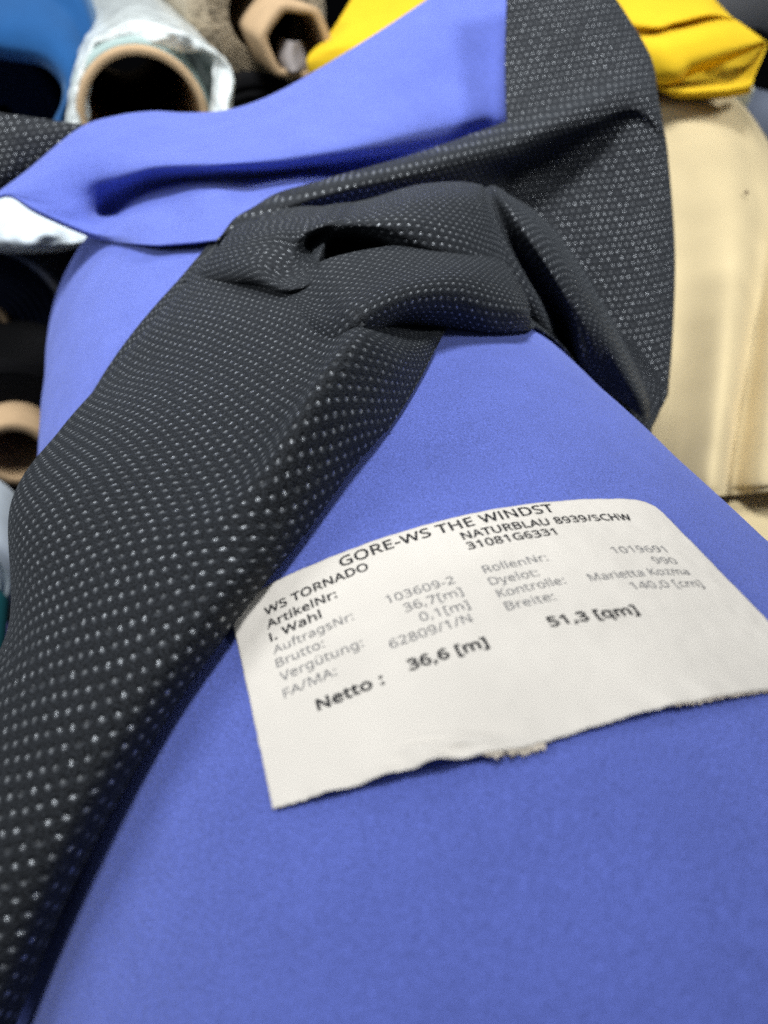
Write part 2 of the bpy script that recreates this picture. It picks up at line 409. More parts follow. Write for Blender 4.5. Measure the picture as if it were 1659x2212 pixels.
# letter outlines (advance, contours) in thousandths, cap height 573
GLYPH = {
  ' ': [209,[]],
  ',': [215,[[154,84,136,23,111,-42,85,-103,33,-103,49,-38,63,31,73,93,148,93]]],
  '-': [258,[[32,184,32,246,226,246,226,184]]],
  '.': [215,[[58,43,61,69,72,85,88,94,107,97,126,94,142,85,153,69,157,43,153,18,142,2,126,-8,107,-11,88,-8,72,2,61,18]]],
  '/': [298,[[290,573,77,0,8,0,221,573]]],
  '0': [459,[[419,287,419,253,417,221,414,191,409,163,395,112,376,70,349,37,316,12,276,-3,229,-8,170,1,122,27,86,70,60,129,51,163,44,201,41,243,39,287,40,332,44,373,50,411,58,446,83,504,119,547,167,573,229,581,287,573,335,547,372,504,399,446,408,411,414,373,418,332],[110,287,111,249,113,215,116,184,121,156,137,111,159,78,190,59,229,52,268,59,298,78,320,110,336,156,341,184,345,215,347,249,348,287,347,325,345,359,341,390,336,417,320,463,298,495,268,515,229,521,190,515,159,495,137,463,121,417,116,390,113,359,111,325]]],
  '1': [459,[[285,0,216,0,216,400,216,439,217,470,219,499,196,477,169,455,108,405,71,452,226,573,285,573]]],
  '2': [459,[[417,0,38,0,38,59,188,210,228,251,261,287,287,320,306,353,318,387,322,424,315,466,294,496,261,514,221,520,181,517,147,506,115,489,83,466,45,513,68,531,94,548,122,561,153,572,186,578,221,581,270,576,313,562,347,540,372,510,388,472,394,428,389,385,375,344,353,305,324,267,288,227,247,185,128,67,128,64,417,64]]],
  '3': [459,[[395,439,392,403,381,372,363,347,340,326,310,311,277,302,277,298,337,283,379,255,405,214,413,163,407,116,390,74,360,40,318,14,292,4,263,-3,230,-7,193,-8,150,-6,110,-1,72,8,36,23,36,89,74,73,114,61,155,54,194,51,260,59,305,81,331,117,339,164,335,197,320,223,297,242,265,255,226,263,179,265,123,265,123,326,180,326,223,329,259,339,286,356,307,377,319,404,323,434,316,471,295,498,262,516,219,521,190,520,164,515,117,498,75,473,39,521,73,544,115,563,163,576,218,581,260,578,296,571,327,558,352,540,384,495]]],
  '4': [459,[[443,130,359,130,359,0,291,0,291,130,17,130,17,190,286,576,359,576,359,193,443,193],[291,374,291,412,293,444,294,474,295,500,292,500,276,468,257,438,86,193,291,193]]],
  '5': [459,[[221,351,275,346,322,331,361,307,389,274,407,232,413,183,407,128,387,81,356,43,314,15,261,-2,199,-8,156,-6,116,0,80,10,51,23,51,90,82,74,121,62,161,55,200,52,239,55,274,65,302,82,323,106,336,137,341,176,332,225,306,262,262,284,197,292,146,288,99,280,64,302,86,573,373,573,373,508,146,508,132,342,169,348]]],
  '6': [459,[[44,245,46,294,51,342,60,389,75,433,95,474,121,510,155,539,196,562,246,576,306,581,344,579,377,573,377,513,344,520,308,523,257,518,216,504,183,483,158,454,139,419,127,380,119,337,115,291,119,291,133,309,150,326,170,339,194,350,223,356,255,358,302,353,342,338,375,313,400,279,416,236,421,184,415,129,399,82,372,44,336,15,291,-2,239,-8,199,-4,163,7,130,26,101,54,77,89,59,133,48,185],[238,51,284,59,320,84,343,125,351,184,344,233,324,271,289,295,241,303,205,299,175,287,150,270,131,248,119,223,115,198,117,172,123,146,133,121,146,99,164,79,185,64,210,55]]],
  '7': [459,[[109,0,344,508,35,508,35,573,419,573,419,518,187,0]]],
  '8': [459,[[229,581,276,577,318,565,352,546,378,519,395,485,400,443,396,411,385,383,368,359,346,338,320,319,291,303,325,285,355,265,381,242,401,216,414,185,419,148,413,104,395,65,367,34,330,11,284,-3,231,-8,174,-3,126,10,89,33,61,63,45,101,39,146,43,183,56,214,75,241,99,264,128,283,158,299,131,316,107,336,87,358,71,383,61,411,58,444,63,485,80,518,107,545,141,565,182,577],[108,145,116,107,138,76,176,55,229,48,281,55,319,76,342,108,350,148,346,174,335,197,317,217,293,235,264,251,229,265,217,270,184,254,157,237,136,219,121,197,111,173],[228,524,188,518,155,502,134,476,127,441,130,414,141,391,157,373,179,357,232,330,282,357,302,373,317,392,327,414,330,441,323,476,302,502,270,518]]],
  '9': [459,[[417,328,415,279,410,231,401,183,387,139,366,99,340,63,306,33,265,11,214,-3,154,-8,117,-6,82,0,82,60,115,53,152,50,204,54,245,68,278,90,303,118,322,153,334,192,342,235,346,281,341,281,327,263,310,247,290,233,266,223,237,216,204,214,158,219,118,235,85,260,61,294,45,336,40,387,46,443,63,491,90,529,127,557,171,575,223,581,262,577,299,565,332,545,361,518,384,483,402,439,413,388],[223,521,178,513,142,488,118,447,110,388,117,339,137,301,171,277,220,269,256,273,286,285,311,303,330,325,342,349,346,374,344,400,338,426,328,451,315,474,298,493,277,508,252,518]]],
  ':': [215,[[58,43,61,69,72,85,88,94,107,97,126,94,142,85,153,69,157,43,153,18,142,2,126,-8,107,-11,88,-8,72,2,61,18],[58,387,61,412,72,429,88,438,107,441,126,438,142,429,153,412,157,387,153,362,142,345,126,335,107,332,88,335,72,345,61,362]]],
  'A': [512,[[437,0,368,177,141,177,73,0,0,0,224,575,289,575,512,0],[282,415,274,438,263,473,255,500,247,468,238,438,230,415,165,241,346,241]]],
  'B': [521,[[241,573,292,571,336,565,373,555,404,541,428,522,445,497,455,467,459,431,456,399,446,371,431,347,409,328,382,313,350,304,350,300,384,292,415,279,441,261,461,236,474,203,478,163,472,115,454,74,425,42,385,19,337,5,279,0,78,0,78,573],[256,329,318,335,357,352,377,382,384,423,376,463,351,490,308,506,245,511,150,511,150,329],[150,269,150,61,265,61,330,68,371,91,394,125,401,168,398,197,388,221,370,241,344,256,307,266,260,269]]],
  'C': [507,[[323,517,280,513,241,502,206,482,178,456,155,423,139,383,129,337,125,286,126,252,131,220,138,191,147,164,175,117,213,83,262,62,322,55,359,57,394,62,460,78,460,15,427,5,393,-2,356,-7,312,-8,270,-6,232,1,197,12,166,28,139,48,115,72,95,99,78,131,65,165,56,203,51,244,49,287,50,319,53,349,59,378,67,406,89,456,120,499,159,534,206,559,261,575,324,581,367,578,409,572,448,561,482,547,453,486,394,508,360,515]]],
  'D': [585,[[536,292,534,246,528,203,516,165,501,131,481,100,457,74,430,51,399,33,364,18,325,8,283,2,237,0,78,0,78,573,254,573,296,571,335,565,371,555,404,540,434,523,460,501,483,475,502,446,517,413,528,377,534,336],[460,289,459,326,454,359,446,388,435,415,404,457,361,487,308,505,244,511,150,511,150,62,228,62,282,65,329,76,369,94,402,119,428,151,446,190,457,236]]],
  'E': [446,[[398,0,78,0,78,573,398,573,398,509,150,509,150,330,383,330,383,268,150,268,150,63,398,63]]],
  'F': [416,[[150,0,78,0,78,573,398,573,398,509,150,509,150,306,383,306,383,243,150,243]]],
  'G': [584,[[326,302,524,302,524,22,478,8,431,-1,380,-6,323,-8,280,-6,241,1,205,12,173,28,145,47,120,71,98,98,81,130,67,164,57,202,51,243,49,286,51,330,58,370,69,407,84,442,104,473,127,500,154,524,186,544,220,560,259,571,300,578,346,581,392,578,437,572,478,561,516,547,489,484,457,497,421,508,382,515,342,517,309,515,278,510,250,501,225,489,181,455,150,409,139,382,131,353,126,321,124,286,126,253,130,222,137,193,146,166,175,119,216,84,241,71,270,62,303,56,340,55,375,56,404,59,452,68,452,238,326,238]]],
  'H': [594,[[516,0,443,0,443,267,150,267,150,0,78,0,78,573,150,573,150,330,443,330,443,573,516,573]]],
  'I': [215,[[75,0,75,573,141,573,141,0]]],
  'K': [496,[[496,0,411,0,209,273,150,222,150,0,78,0,78,573,150,573,150,290,199,345,249,399,403,573,488,573,261,323]]],
  'L': [420,[[78,0,78,573,150,573,150,64,400,64,400,0]]],
  'M': [727,[[330,0,142,502,139,502,142,461,144,407,144,347,144,0,78,0,78,573,184,573,361,103,364,103,544,573,650,573,650,0,578,0,578,352,579,408,581,460,584,501,581,501,390,0]]],
  'N': [609,[[532,0,447,0,141,476,138,476,141,432,143,378,144,320,144,0,78,0,78,573,161,573,467,99,470,99,468,137,466,193,464,249,464,573,532,573]]],
  'O': [626,[[577,287,576,255,573,224,568,194,561,166,540,116,510,73,473,38,428,13,375,-3,314,-8,251,-3,196,13,151,39,114,73,85,116,65,167,58,195,53,224,50,255,49,288,51,331,56,370,65,408,78,442,94,473,114,500,138,524,166,545,197,561,232,572,271,579,314,581,356,579,393,572,428,561,459,545,486,525,510,501,530,473,547,442,560,408,570,370,576,330],[125,287,126,252,130,220,136,190,145,163,171,117,207,83,255,62,314,55,373,62,420,83,456,117,481,163,490,190,496,220,500,252,501,287,498,338,490,384,476,423,456,457,431,484,398,503,360,514,314,518,255,511,207,490,171,457,145,411,136,384,130,354,126,322]]],
  'R': [499,[[236,573,301,568,353,555,393,532,422,500,439,460,444,410,440,368,427,334,408,306,385,285,358,269,330,257,487,0,403,0,264,237,150,237,150,0,78,0,78,573],[232,510,150,510,150,298,236,298,296,304,338,325,362,359,370,407,366,440,355,467,336,486,310,500,275,507]]],
  'S': [440,[[403,153,396,106,378,66,348,35,307,11,257,-3,198,-8,137,-5,83,4,41,19,41,88,73,76,113,65,156,57,201,55,240,57,273,66,298,79,316,98,327,120,330,147,327,173,318,194,302,213,277,230,242,247,196,265,161,279,131,294,106,311,85,330,69,351,57,375,50,403,48,435,54,477,71,513,99,542,136,563,180,576,231,581,276,578,318,572,355,562,389,549,366,487,336,499,302,508,266,515,229,517,196,515,169,507,148,494,133,478,124,457,121,434,124,407,133,386,149,367,172,351,204,335,246,318,293,299,332,279,362,255,385,228,398,194]]],
  'T': [446,[[259,0,187,0,187,509,8,509,8,573,437,573,437,509,259,509]]],
  'U': [586,[[513,202,507,146,489,95,459,52,416,20,389,8,360,-1,327,-6,290,-8,240,-4,196,7,159,25,128,50,104,82,86,118,76,158,72,204,72,573,144,573,144,201,154,139,182,93,228,64,294,55,342,59,379,73,407,96,427,126,438,161,442,202,442,573,513,573]]],
  'V': [481,[[481,573,277,0,204,0,0,573,75,573,204,205,220,160,231,119,241,80,250,119,262,161,277,207,405,573]]],
  'W': [746,[[735,573,583,0,510,0,399,375,389,410,380,443,373,471,370,488,367,471,361,443,352,409,342,373,234,0,161,0,10,573,85,573,174,223,183,186,190,151,196,118,201,87,206,119,213,154,222,191,232,227,333,573,407,573,512,225,523,187,532,151,538,117,544,87,550,129,560,175,572,224,660,573]]],
  '[': [264,[[244,-127,64,-127,64,573,244,573,244,515,133,515,133,-69,244,-69]]],
  ']': [264,[[20,-69,131,-69,131,515,20,515,20,573,200,573,200,-127,20,-127]]],
  'a': [450,[[231,437,268,435,299,428,326,418,347,403,376,358,385,293,385,0,334,0,320,61,317,61,298,40,279,22,258,9,234,-1,206,-6,172,-8,136,-5,103,6,75,23,55,48,41,80,37,119,50,176,87,219,116,234,152,245,194,253,243,257,316,259,316,285,310,330,293,359,265,375,227,380,194,378,163,370,106,347,84,400,115,414,151,426,190,434],[252,208,184,200,141,182,118,155,110,119,115,87,132,66,157,53,188,49,238,56,279,79,306,117,315,172,315,210]]],
  'c': [385,[[241,-8,187,-2,139,15,99,45,69,87,58,114,50,143,46,176,44,213,46,250,51,284,59,315,71,342,102,385,142,415,191,432,245,438,278,436,309,431,336,424,358,415,337,356,292,370,244,376,204,371,172,358,148,335,131,303,120,263,117,213,120,166,131,126,148,94,172,71,202,58,240,53,273,55,302,60,351,78,351,15,328,5,304,-2,275,-7]]],
  'e': [452,[[234,438,286,432,329,414,364,385,390,346,406,299,411,244,411,201,117,201,127,137,154,90,197,62,254,52,293,54,327,60,359,69,392,82,392,20,359,8,327,-1,292,-6,251,-8,194,-2,143,17,101,48,70,91,59,117,51,146,46,177,44,212,46,246,50,277,57,306,68,333,96,378,134,411,181,431],[233,380,188,372,154,348,130,309,119,257,338,257,335,292,326,322,312,346,292,364,266,376]]],
  'f': [276,[[266,375,158,375,158,0,87,0,87,375,12,375,12,408,87,432,87,457,92,507,104,547,124,577,152,597,186,609,227,613,274,609,310,599,292,544,262,552,228,556,197,550,175,532,162,502,158,458,158,430,266,430]]],
  'g': [493,[[221,438,261,434,297,422,329,402,355,373,359,373,369,430,425,430,425,-7,420,-63,404,-109,378,-146,341,-172,293,-187,233,-192,188,-191,147,-186,110,-177,78,-165,78,-100,111,-114,149,-125,191,-132,237,-134,286,-126,324,-101,347,-63,355,-13,355,4,356,32,358,57,354,57,329,28,299,8,263,-4,221,-8,182,-4,147,7,117,25,91,51,70,83,56,121,47,164,44,214,47,263,56,306,70,344,91,377,117,404,147,423,181,434],[230,379,197,374,169,359,147,336,130,303,120,262,117,213,119,176,124,143,134,115,146,92,182,60,232,50,262,52,288,58,309,69,326,85,340,105,349,131,354,161,356,197,356,214,353,267,343,309,326,340,302,362,270,374]]],
  'h': [496,[[139,431,138,399,135,370,140,370,155,391,174,407,196,420,221,429,247,435,273,437,321,433,360,421,391,400,413,370,426,330,431,280,431,0,361,0,361,275,355,321,338,353,308,372,265,379,222,374,189,360,166,338,150,308,142,269,139,222,139,0,68,0,68,609,139,609]]],
  'i': [207,[[139,430,139,0,68,0,68,430],[104,591,119,588,133,580,142,566,145,546,142,526,133,512,119,504,104,501,88,504,75,512,66,526,63,546,66,566,75,580,88,588]]],
  'k': [428,[[138,291,137,257,135,221,138,221,152,240,172,264,189,285,326,430,409,430,235,246,421,0,336,0,187,200,138,158,138,0,68,0,68,609,138,609]]],
  'l': [207,[[139,0,68,0,68,609,139,609]]],
  'm': [750,[[540,438,603,429,649,401,665,379,676,352,683,319,685,280,685,0,615,0,615,277,610,321,594,353,567,372,528,379,474,369,438,342,418,298,411,237,411,0,342,0,342,277,339,308,332,333,320,353,303,367,281,376,253,379,215,374,185,360,164,338,150,308,141,269,139,223,139,0,68,0,68,430,125,430,136,371,140,371,155,392,173,409,194,422,217,431,241,436,266,438,312,433,349,420,378,398,398,366,402,366,427,398,461,420,499,433]]],
  'n': [496,[[275,438,311,436,343,429,369,417,391,401,409,379,421,352,428,319,431,280,431,0,361,0,361,275,355,321,338,353,308,372,265,379,204,368,166,338,146,289,139,223,139,0,68,0,68,430,125,430,136,371,140,371,156,392,175,409,198,422,222,431,248,436]]],
  'o': [485,[[442,216,438,165,428,121,411,82,388,51,359,25,324,7,285,-4,241,-8,200,-4,163,7,129,25,100,51,77,82,59,121,48,165,44,216,46,250,50,282,58,310,68,336,97,380,137,412,186,431,244,438,299,431,347,412,387,380,417,336,428,310,436,282,440,250],[117,216,120,169,130,128,147,95,172,71,203,56,243,51,282,56,314,71,339,95,356,128,366,169,369,216,365,263,355,303,338,335,314,359,282,374,242,379,185,368,147,335,134,311,124,284,119,252]]],
  'q': [493,[[354,-9,355,25,358,58,354,58,332,32,303,11,266,-3,219,-8,182,-5,148,6,119,23,93,48,71,79,56,117,47,162,44,214,46,249,50,282,57,311,67,338,93,381,129,413,172,432,221,438,267,433,304,419,333,397,355,371,358,371,369,430,425,430,425,-192,354,-192],[233,51,272,55,304,67,327,87,342,116,352,153,355,199,355,213,354,252,348,285,340,314,328,337,290,369,231,379,181,368,145,334,133,309,124,281,119,249,117,213,119,176,124,145,133,117,146,93,182,61]]],
  'r': [331,[[269,438,295,437,319,433,310,368,287,372,264,374,240,371,217,363,195,351,176,334,161,313,149,289,141,261,139,229,139,0,68,0,68,430,126,430,134,351,137,351,152,374,170,395,191,413,214,426,240,435]]],
  's': [384,[[348,119,343,80,327,49,302,24,268,6,226,-4,176,-8,135,-6,99,-1,68,8,42,19,42,83,70,71,104,60,141,52,178,49,224,53,256,66,274,86,280,112,271,141,259,154,239,167,212,180,174,196,135,212,103,228,76,245,57,266,45,292,41,324,52,372,85,408,109,421,137,430,168,436,202,438,240,436,275,430,308,421,339,409,315,353,258,372,228,378,197,380,159,377,131,366,114,350,108,328,111,312,119,298,133,286,154,274,219,246,257,231,289,215,314,197,333,176,344,150]]],
  't': [289,[[212,50,245,53,272,59,272,5,240,-4,200,-8,167,-5,138,4,112,20,91,44,78,79,74,125,74,375,13,375,13,409,75,437,103,528,144,528,144,430,269,430,269,375,144,375,144,127,149,93,163,69,185,54]]],
  'u': [496,[[427,430,427,0,370,0,359,57,356,57,340,36,321,20,298,8,273,-1,247,-6,220,-8,173,-4,134,8,103,29,81,59,68,99,63,148,63,430,135,430,135,153,141,108,158,76,188,57,230,51,273,55,306,69,330,91,345,121,354,160,357,206,357,430]]],
  'y': [409,[[1,430,76,430,169,185,184,144,196,105,205,68,209,68,224,121,245,186,333,430,409,430,224,-59,207,-97,188,-130,165,-156,138,-176,106,-188,67,-192,34,-190,9,-186,9,-130,30,-133,56,-135,79,-132,99,-126,116,-114,130,-99,152,-59,174,-2]]],
  'z': [377,[[346,0,31,0,31,47,262,375,45,375,45,430,340,430,340,377,112,55,346,55]]],
  'ü': [496,[[427,430,427,0,370,0,359,57,356,57,340,36,321,20,298,8,273,-1,247,-6,220,-8,173,-4,134,8,103,29,81,59,68,99,63,148,63,430,135,430,135,153,141,108,158,76,188,57,230,51,273,55,306,69,330,91,345,121,354,160,357,206,357,430],[136,546,138,564,147,576,173,585,200,576,208,564,211,546,208,529,200,516,187,509,173,506,159,509,147,516,138,529],[286,546,289,564,297,576,323,585,350,576,358,564,361,546,358,529,350,516,337,509,323,506,309,509,297,516,289,529]]],
}
def text_mesh(txt, bold):
    cu = bpy.data.curves.new('print', 'CURVE'); cu.dimensions = '2D'; cu.fill_mode = 'BOTH'
    x = 0.0
    for ch in txt:
        adv, cs = GLYPH[ch]
        for c in cs:
            n = len(c) // 2
            sp = cu.splines.new('POLY'); sp.points.add(n - 1); sp.use_cyclic_u = True
            for i in range(n): sp.points[i].co = (x + c[2 * i] / 1000, c[2 * i + 1] / 1000, 0, 1)
        x += adv / 1000 + (0.012 if bold else 0.004)
    ob = bpy.data.objects.new('print', cu); S.collection.objects.link(ob)
    dg = bpy.context.evaluated_depsgraph_get(); dg.update()
    me = bpy.data.meshes.new_from_object(ob.evaluated_get(dg))
    v = [tuple(q.co) for q in me.vertices]; f = [tuple(p.vertices) for p in me.polygons]
    bpy.data.objects.remove(ob); bpy.data.curves.remove(cu); bpy.data.meshes.remove(me)
    return v, f
CAP = 0.573
def lines(name, rows, m):
    mb = MB()
    for txt, s0, y0, s1, y1, cap, bold in rows:
        v, f = text_mesh(txt, bold)
        xs = [a[0] for a in v]; x0, x1 = min(xs), max(xs)
        for n, (ox, oy) in enumerate(((0, 0), (.09, 0), (-.09, 0), (0, .08), (0, -.08))[:5 if bold else 1]):
            w = (0, 0.8, 1.35)[bold] if n else 0
            o = len(mb.v)
            for a in v:
                k = (a[0] - x0) / (x1 - x0)
                mb.v.append(lab_pt(s0 + (s1 - s0) * k + ox * w, y0 + (y1 - y0) * k + a[1] / CAP * cap + oy * w, 0.00006 + n * 0.000006))
            for q in f:
                mb.f.append(tuple(o + i for i in q)); mb.uv.append([(0, 0)] * len(q)); mb.mi.append(0)
    return mb.build(name, m, label, smooth=False)
lines('printed_heading', [
 ('GORE-WS THE WINDST', 22.6, 104.5, 66.2, 103.8, 2.55, 1),
 ('WS TORNADO', 6.5, 101.5, 27.1, 101.3, 1.95, 1),
 ('NATURBLAU 8939/SCHW', 45.7, 100.9, 81.5, 99.5, 2.0, 1),
 ('31081G6331', 45.6, 98.0, 63.1, 97.1, 1.95, 1),
 ('ArtikelNr:', 6.25, 98.2, 19.9, 97.7, 1.95, 1),
 ('I. Wahl', 6.2, 95.1, 16.1, 94.7, 1.95, 1)], M['ink'])
lines('printed_details', [
 ('AuftragsNr:', 6.15, 91.9, 21.3, 91.1, 1.9, 0), ('Brutto:', 6.1, 88.8, 15.0, 88.2, 1.9, 0),
 ('Vergütung:', 6.2, 85.6, 21.2, 84.7, 1.9, 0), ('FA/MA:', 6.0, 82.1, 15.5, 81.5, 1.9, 0),
 ('103609-2', 27.7, 91.5, 40.2, 90.9, 1.9, 0), ('36,7[m]', 29.9, 88.2, 40.4, 87.7, 1.9, 0),
 ('0,1[m]', 31.7, 85.0, 40.3, 84.4, 1.9, 0), ('62809/1/N', 25.2, 81.9, 39.5, 81.4, 1.9, 0),
 ('RollenNr:', 45.8, 91.1, 58.0, 90.7, 1.9, 0), ('Dyelot:', 45.6, 87.9, 54.6, 87.4, 1.9, 0),
 ('Kontrolle:', 45.7, 84.7, 58.2, 84.2, 1.9, 0), ('Breite:', 45.8, 81.5, 54.6, 81.1, 1.9, 0),
 ('1019691', 71.1, 89.9, 82.9, 89.3, 1.9, 0), ('990', 77.7, 86.2, 82.9, 85.8, 1.9, 0),
 ('Marietta Kozma', 62.7, 83.7, 83.4, 82.7, 1.9, 0), ('140,0 [cm]', 69.1, 80.2, 83.9, 79.3, 1.9, 0)], M['ink_grey'])
lines('printed_totals', [
 ('Netto :', 10.9, 76.6, 22.1, 76.0, 2.1, 2), ('36,6 [m]', 26.7, 76.4, 39.8, 75.5, 2.1, 2),
 ('51,3 [qm]', 50.9, 75.7, 66.6, 74.5, 2.1, 2)], M['ink'])
adopt(label)

# --- the draped two-sided cloth
drape = thing('draped_fabric', 'crumpled black dimpled fabric with blue reverse draped over the big blue roll', 'fabric', roll_pt(-0.02, 0.2, 0))
KN = [M['knit'], M['blue']]; KK = [M['knit'], M['knit']]; BL = [M['blue'], M['knit']]
def clear(G, gap=0.0016):                               # cloth never sinks into the roll it lies on
    for r in G:
        for j, p in enumerate(r):
            dx, dz = p.x - AX, p.z - AZ; d = math.hypot(dx, dz)
            if p.y < 0.43 and d < RAD + gap:
                k = (RAD + gap) / max(d, 0.02)
                r[j] = Vector((AX + dx * k, p.y, AZ + dz * k))
    return G
def relax(G, n):
    ni, nj = len(G), len(G[0])
    for _ in range(n):
        H = [r[:] for r in G]
        for i in range(1, ni - 1):
            for j in range(1, nj - 1):
                G[i][j] = H[i][j] * 0.5 + (H[i - 1][j] + H[i + 1][j] + H[i][j - 1] + H[i][j + 1]) * 0.125
    return G
def sheet(name, rails, ni, nj, mats, amp=0.0, scale=25, seed=0, closed=False, rot=0.0, plan=None, soft=0):
    G = loft(rails, ni, nj, closed)
    if soft: relax(G, soft)
    if amp: wobble(G, amp, scale, seed)
    clear(G)
    return MB().grid(G, rot=rot, plan=plan).build(name, mats, drape, solid=(0.0008, 1), facecam=True)
strip = [
 [(-60,2400,.120),(-90,2370,.113),(-140,2300,.111),(-260,2200,.116),(-400,2100,.130),(-480,2050,.145),(-520,2040,.165),(-520,2050,.19)],
 [(42,2212,.1255),(22,2190,.1195),(-20,2120,.116),(-130,2000,.120),(-280,1850,.134),(-360,1780,.15),(-400,1750,.17),(-400,1760,.20)],
 [(162,1920,.1275),(142,1902,.121),(100,1860,.118),(10,1790,.122),(-100,1700,.133),(-170,1650,.148),(-210,1630,.168),(-210,1640,.20)],
 [(332,1610,.1335),(312,1597,.128),(270,1560,.1255),(190,1500,.129),(90,1440,.138),(30,1400,.151),(8,1385,.170),(12,1390,.20)],
 [(517,1340,.1425),(497,1330,.1380),(450,1300,.1352),(360,1245,.140),(240,1180,.150),(100,1110,.166),(27,1085,.186),(34,1092,.215)],
 [(652,1170,.151),(635,1158,.1475),(600,1130,.1445),(535,1075,.1450),(478,1030,.157),(300,940,.181),(140,925,.207),(135,945,.24)],
 [(762,1020,.164),(745,1005,.159),(703,962,.1530),(645,897,.1505),(612,868,.169),(430,795,.203),(235,818,.226),(228,832,.25)],
 [(832,940,.173),(815,922,.168),(772,870,.1605),(703,802,.157),(674,783,.180),(500,690,.217),(325,708,.240),(318,722,.26)],
 [(902,830,.190),(885,812,.184),(848,772,.1745),(776,722,.169),(727,704,.188),(570,648,.222),(405,622,.253),(396,634,.27)],
 [(957,725,.216),(935,728,.207),(890,735,.197),(830,715,.189),(750,670,.197),(610,600,.236),(450,560,.264),(440,575,.28)],
 [(985,700,.235),(960,700,.228),(920,705,.220),(860,690,.215),(780,640,.220),(650,575,.252),(490,535,.277),(480,550,.29)],
]
sheet('black_side', strip, 260, 150, KK, 0.0012, 40, 1, rot=math.radians(42))
foldC = [
 [(775,815,.188),(735,790,.186),(700,752,.187),(660,710,.199),(612,655,.217),(560,600,.239)],
 [(800,790,.186),(775,765,.181),(742,735,.180),(712,700,.186),(680,660,.203),(640,610,.225)],
 [(822,728,.205),(810,714,.185),(793,688,.1775),(775,655,.1815),(750,615,.200),(705,560,.228)],
 [(880,712,.222),(874,694,.201),(880,655,.190),(884,612,.194),(878,580,.210),(850,530,.235)],
 [(972,722,.238),(965,702,.216),(975,650,.203),(990,601,.207),(985,565,.225),(960,530,.25)],
 [(1062,740,.245),(1062,720,.226),(1072,670,.217),(1082,622,.223),(1072,580,.24),(1050,540,.26)],
 [(1128,735,.25),(1135,700,.235),(1132,668,.230),(1125,640,.236),(1110,605,.25),(1090,560,.27)],
 [(1140,730,.27),(1146,700,.262),(1144,670,.26),(1138,640,.262),(1120,610,.27),(1100,570,.28)],
]
sheet('black_side', foldC, 160, 110, KK, 0.0008, 45, 2, soft=10)
foldB = [
 [(415,640,.268),(420,615,.260),(432,590,.256),(455,555,.256),(480,520,.262),(500,495,.27),(515,480,.28)],
 [(500,625,.252),(490,610,.242),(500,580,.238),(520,540,.243),(545,500,.253),(565,475,.268),(580,455,.285)],
 [(560,625,.248),(552,608,.228),(562,575,.228),(585,530,.238),(610,492,.245),(640,465,.262),(650,445,.288)],
 [(622,645,.245),(618,630,.217),(620,595,.227),(636,545,.236),(650,500,.237),(680,466,.254),(695,445,.288)],
 [(682,625,.245),(683,608,.218),(674,575,.231),(662,530,.244),(672,497,.236),(705,465,.250),(725,440,.288)],
 [(706,575,.262),(692,557,.230),(680,540,.240),(672,515,.250),(700,490,.236),(728,464,.245),(745,438,.288)],
 [(735,530,.280),(722,515,.250),(722,504,.242),(730,494,.236),(745,478,.235),(760,460,.248),(772,435,.29)],
 [(803,540,.272),(797,515,.246),(797,502,.236),(800,485,.232),(804,465,.237),(808,446,.252),(812,425,.292)],
 [(892,575,.268),(884,545,.242),(886,525,.234),(890,485,.233),(894,452,.240),(896,424,.254),(898,400,.294)],
 [(1003,620,.268),(992,585,.246),(987,558,.239),(985,505,.241),(985,460,.248),(985,418,.262),(985,392,.295)],
 [(1080,655,.278),(1062,625,.256),(1052,592,.249),(1043,525,.251),(1040,470,.258),(1036,422,.270),(1035,398,.298)],
 [(1135,735,.290),(1125,690,.276),(1112,630,.267),(1090,545,.268),(1068,480,.272),(1052,432,.279),(1046,405,.303)],
 [(1195,765,.302),(1192,722,.286),(1168,655,.276),(1128,585,.273),(1088,510,.274),(1060,432,.282),(1050,404,.303)],
 [(1222,785,.340),(1214,745,.335),(1190,672,.318),(1148,598,.294),(1102,518,.279),(1068,432,.283),(1055,403,.303)],
 [(1248,805,.318),(1244,765,.300),(1226,680,.286),(1182,596,.274),(1128,518,.271),(1080,428,.277),(1064,400,.303)],
 [(1290,835,.312),(1276,762,.296),(1242,672,.280),(1196,586,.271),(1145,508,.268),(1097,432,.279),(1080,406,.305)],
 [(1340,865,.315),(1312,780,.299),(1275,685,.286),(1224,578,.279),(1172,492,.281),(1120,440,.290),(1100,420,.31)],
 [(1394,906,.318),(1382,850,.310),(1330,735,.302),(1262,605,.298),(1200,510,.298),(1150,455,.302),(1125,435,.315)],
 [(1404,898,.335),(1396,842,.335),(1340,725,.328),(1270,598,.320),(1208,508,.318),(1160,458,.318),(1135,440,.325)],
]
sheet('black_side', foldB, 300, 120, KK, 0.0010, 45, 3, soft=9)
upper = [
 [(478,548,.285),(470,525,.277),(484,500,.277),(508,470,.285),(545,448,.305)],
 [(560,520,.295),(545,490,.284),(555,468,.281),(575,440,.288),(600,416,.308)],
 [(660,490,.31),(655,452,.293),(660,432,.288),(675,404,.296),(690,390,.316)],
 [(760,470,.33),(760,428,.304),(765,402,.297),(778,376,.305),(790,362,.325)],
 [(880,450,.35),(880,408,.320),(885,378,.310),(893,348,.317),(900,331,.338)],
 [(1000,440,.37),(1000,390,.342),(1000,350,.327),(1000,318,.331),(1000,296,.353)],
 [(1090,430,.379),(1096,382,.374),(1100,335,.346),(1097,295,.344),(1094,262,.362)],
 [(1130,430,.380),(1130,372,.378),(1132,325,.350),(1130,285,.348),(1128,250,.364)],
]
PL = (Vector((0.955, -0.296, 0.0)), Vector((0.05, 0.16, 0.985)))   # flat lie of the upright part of the cloth
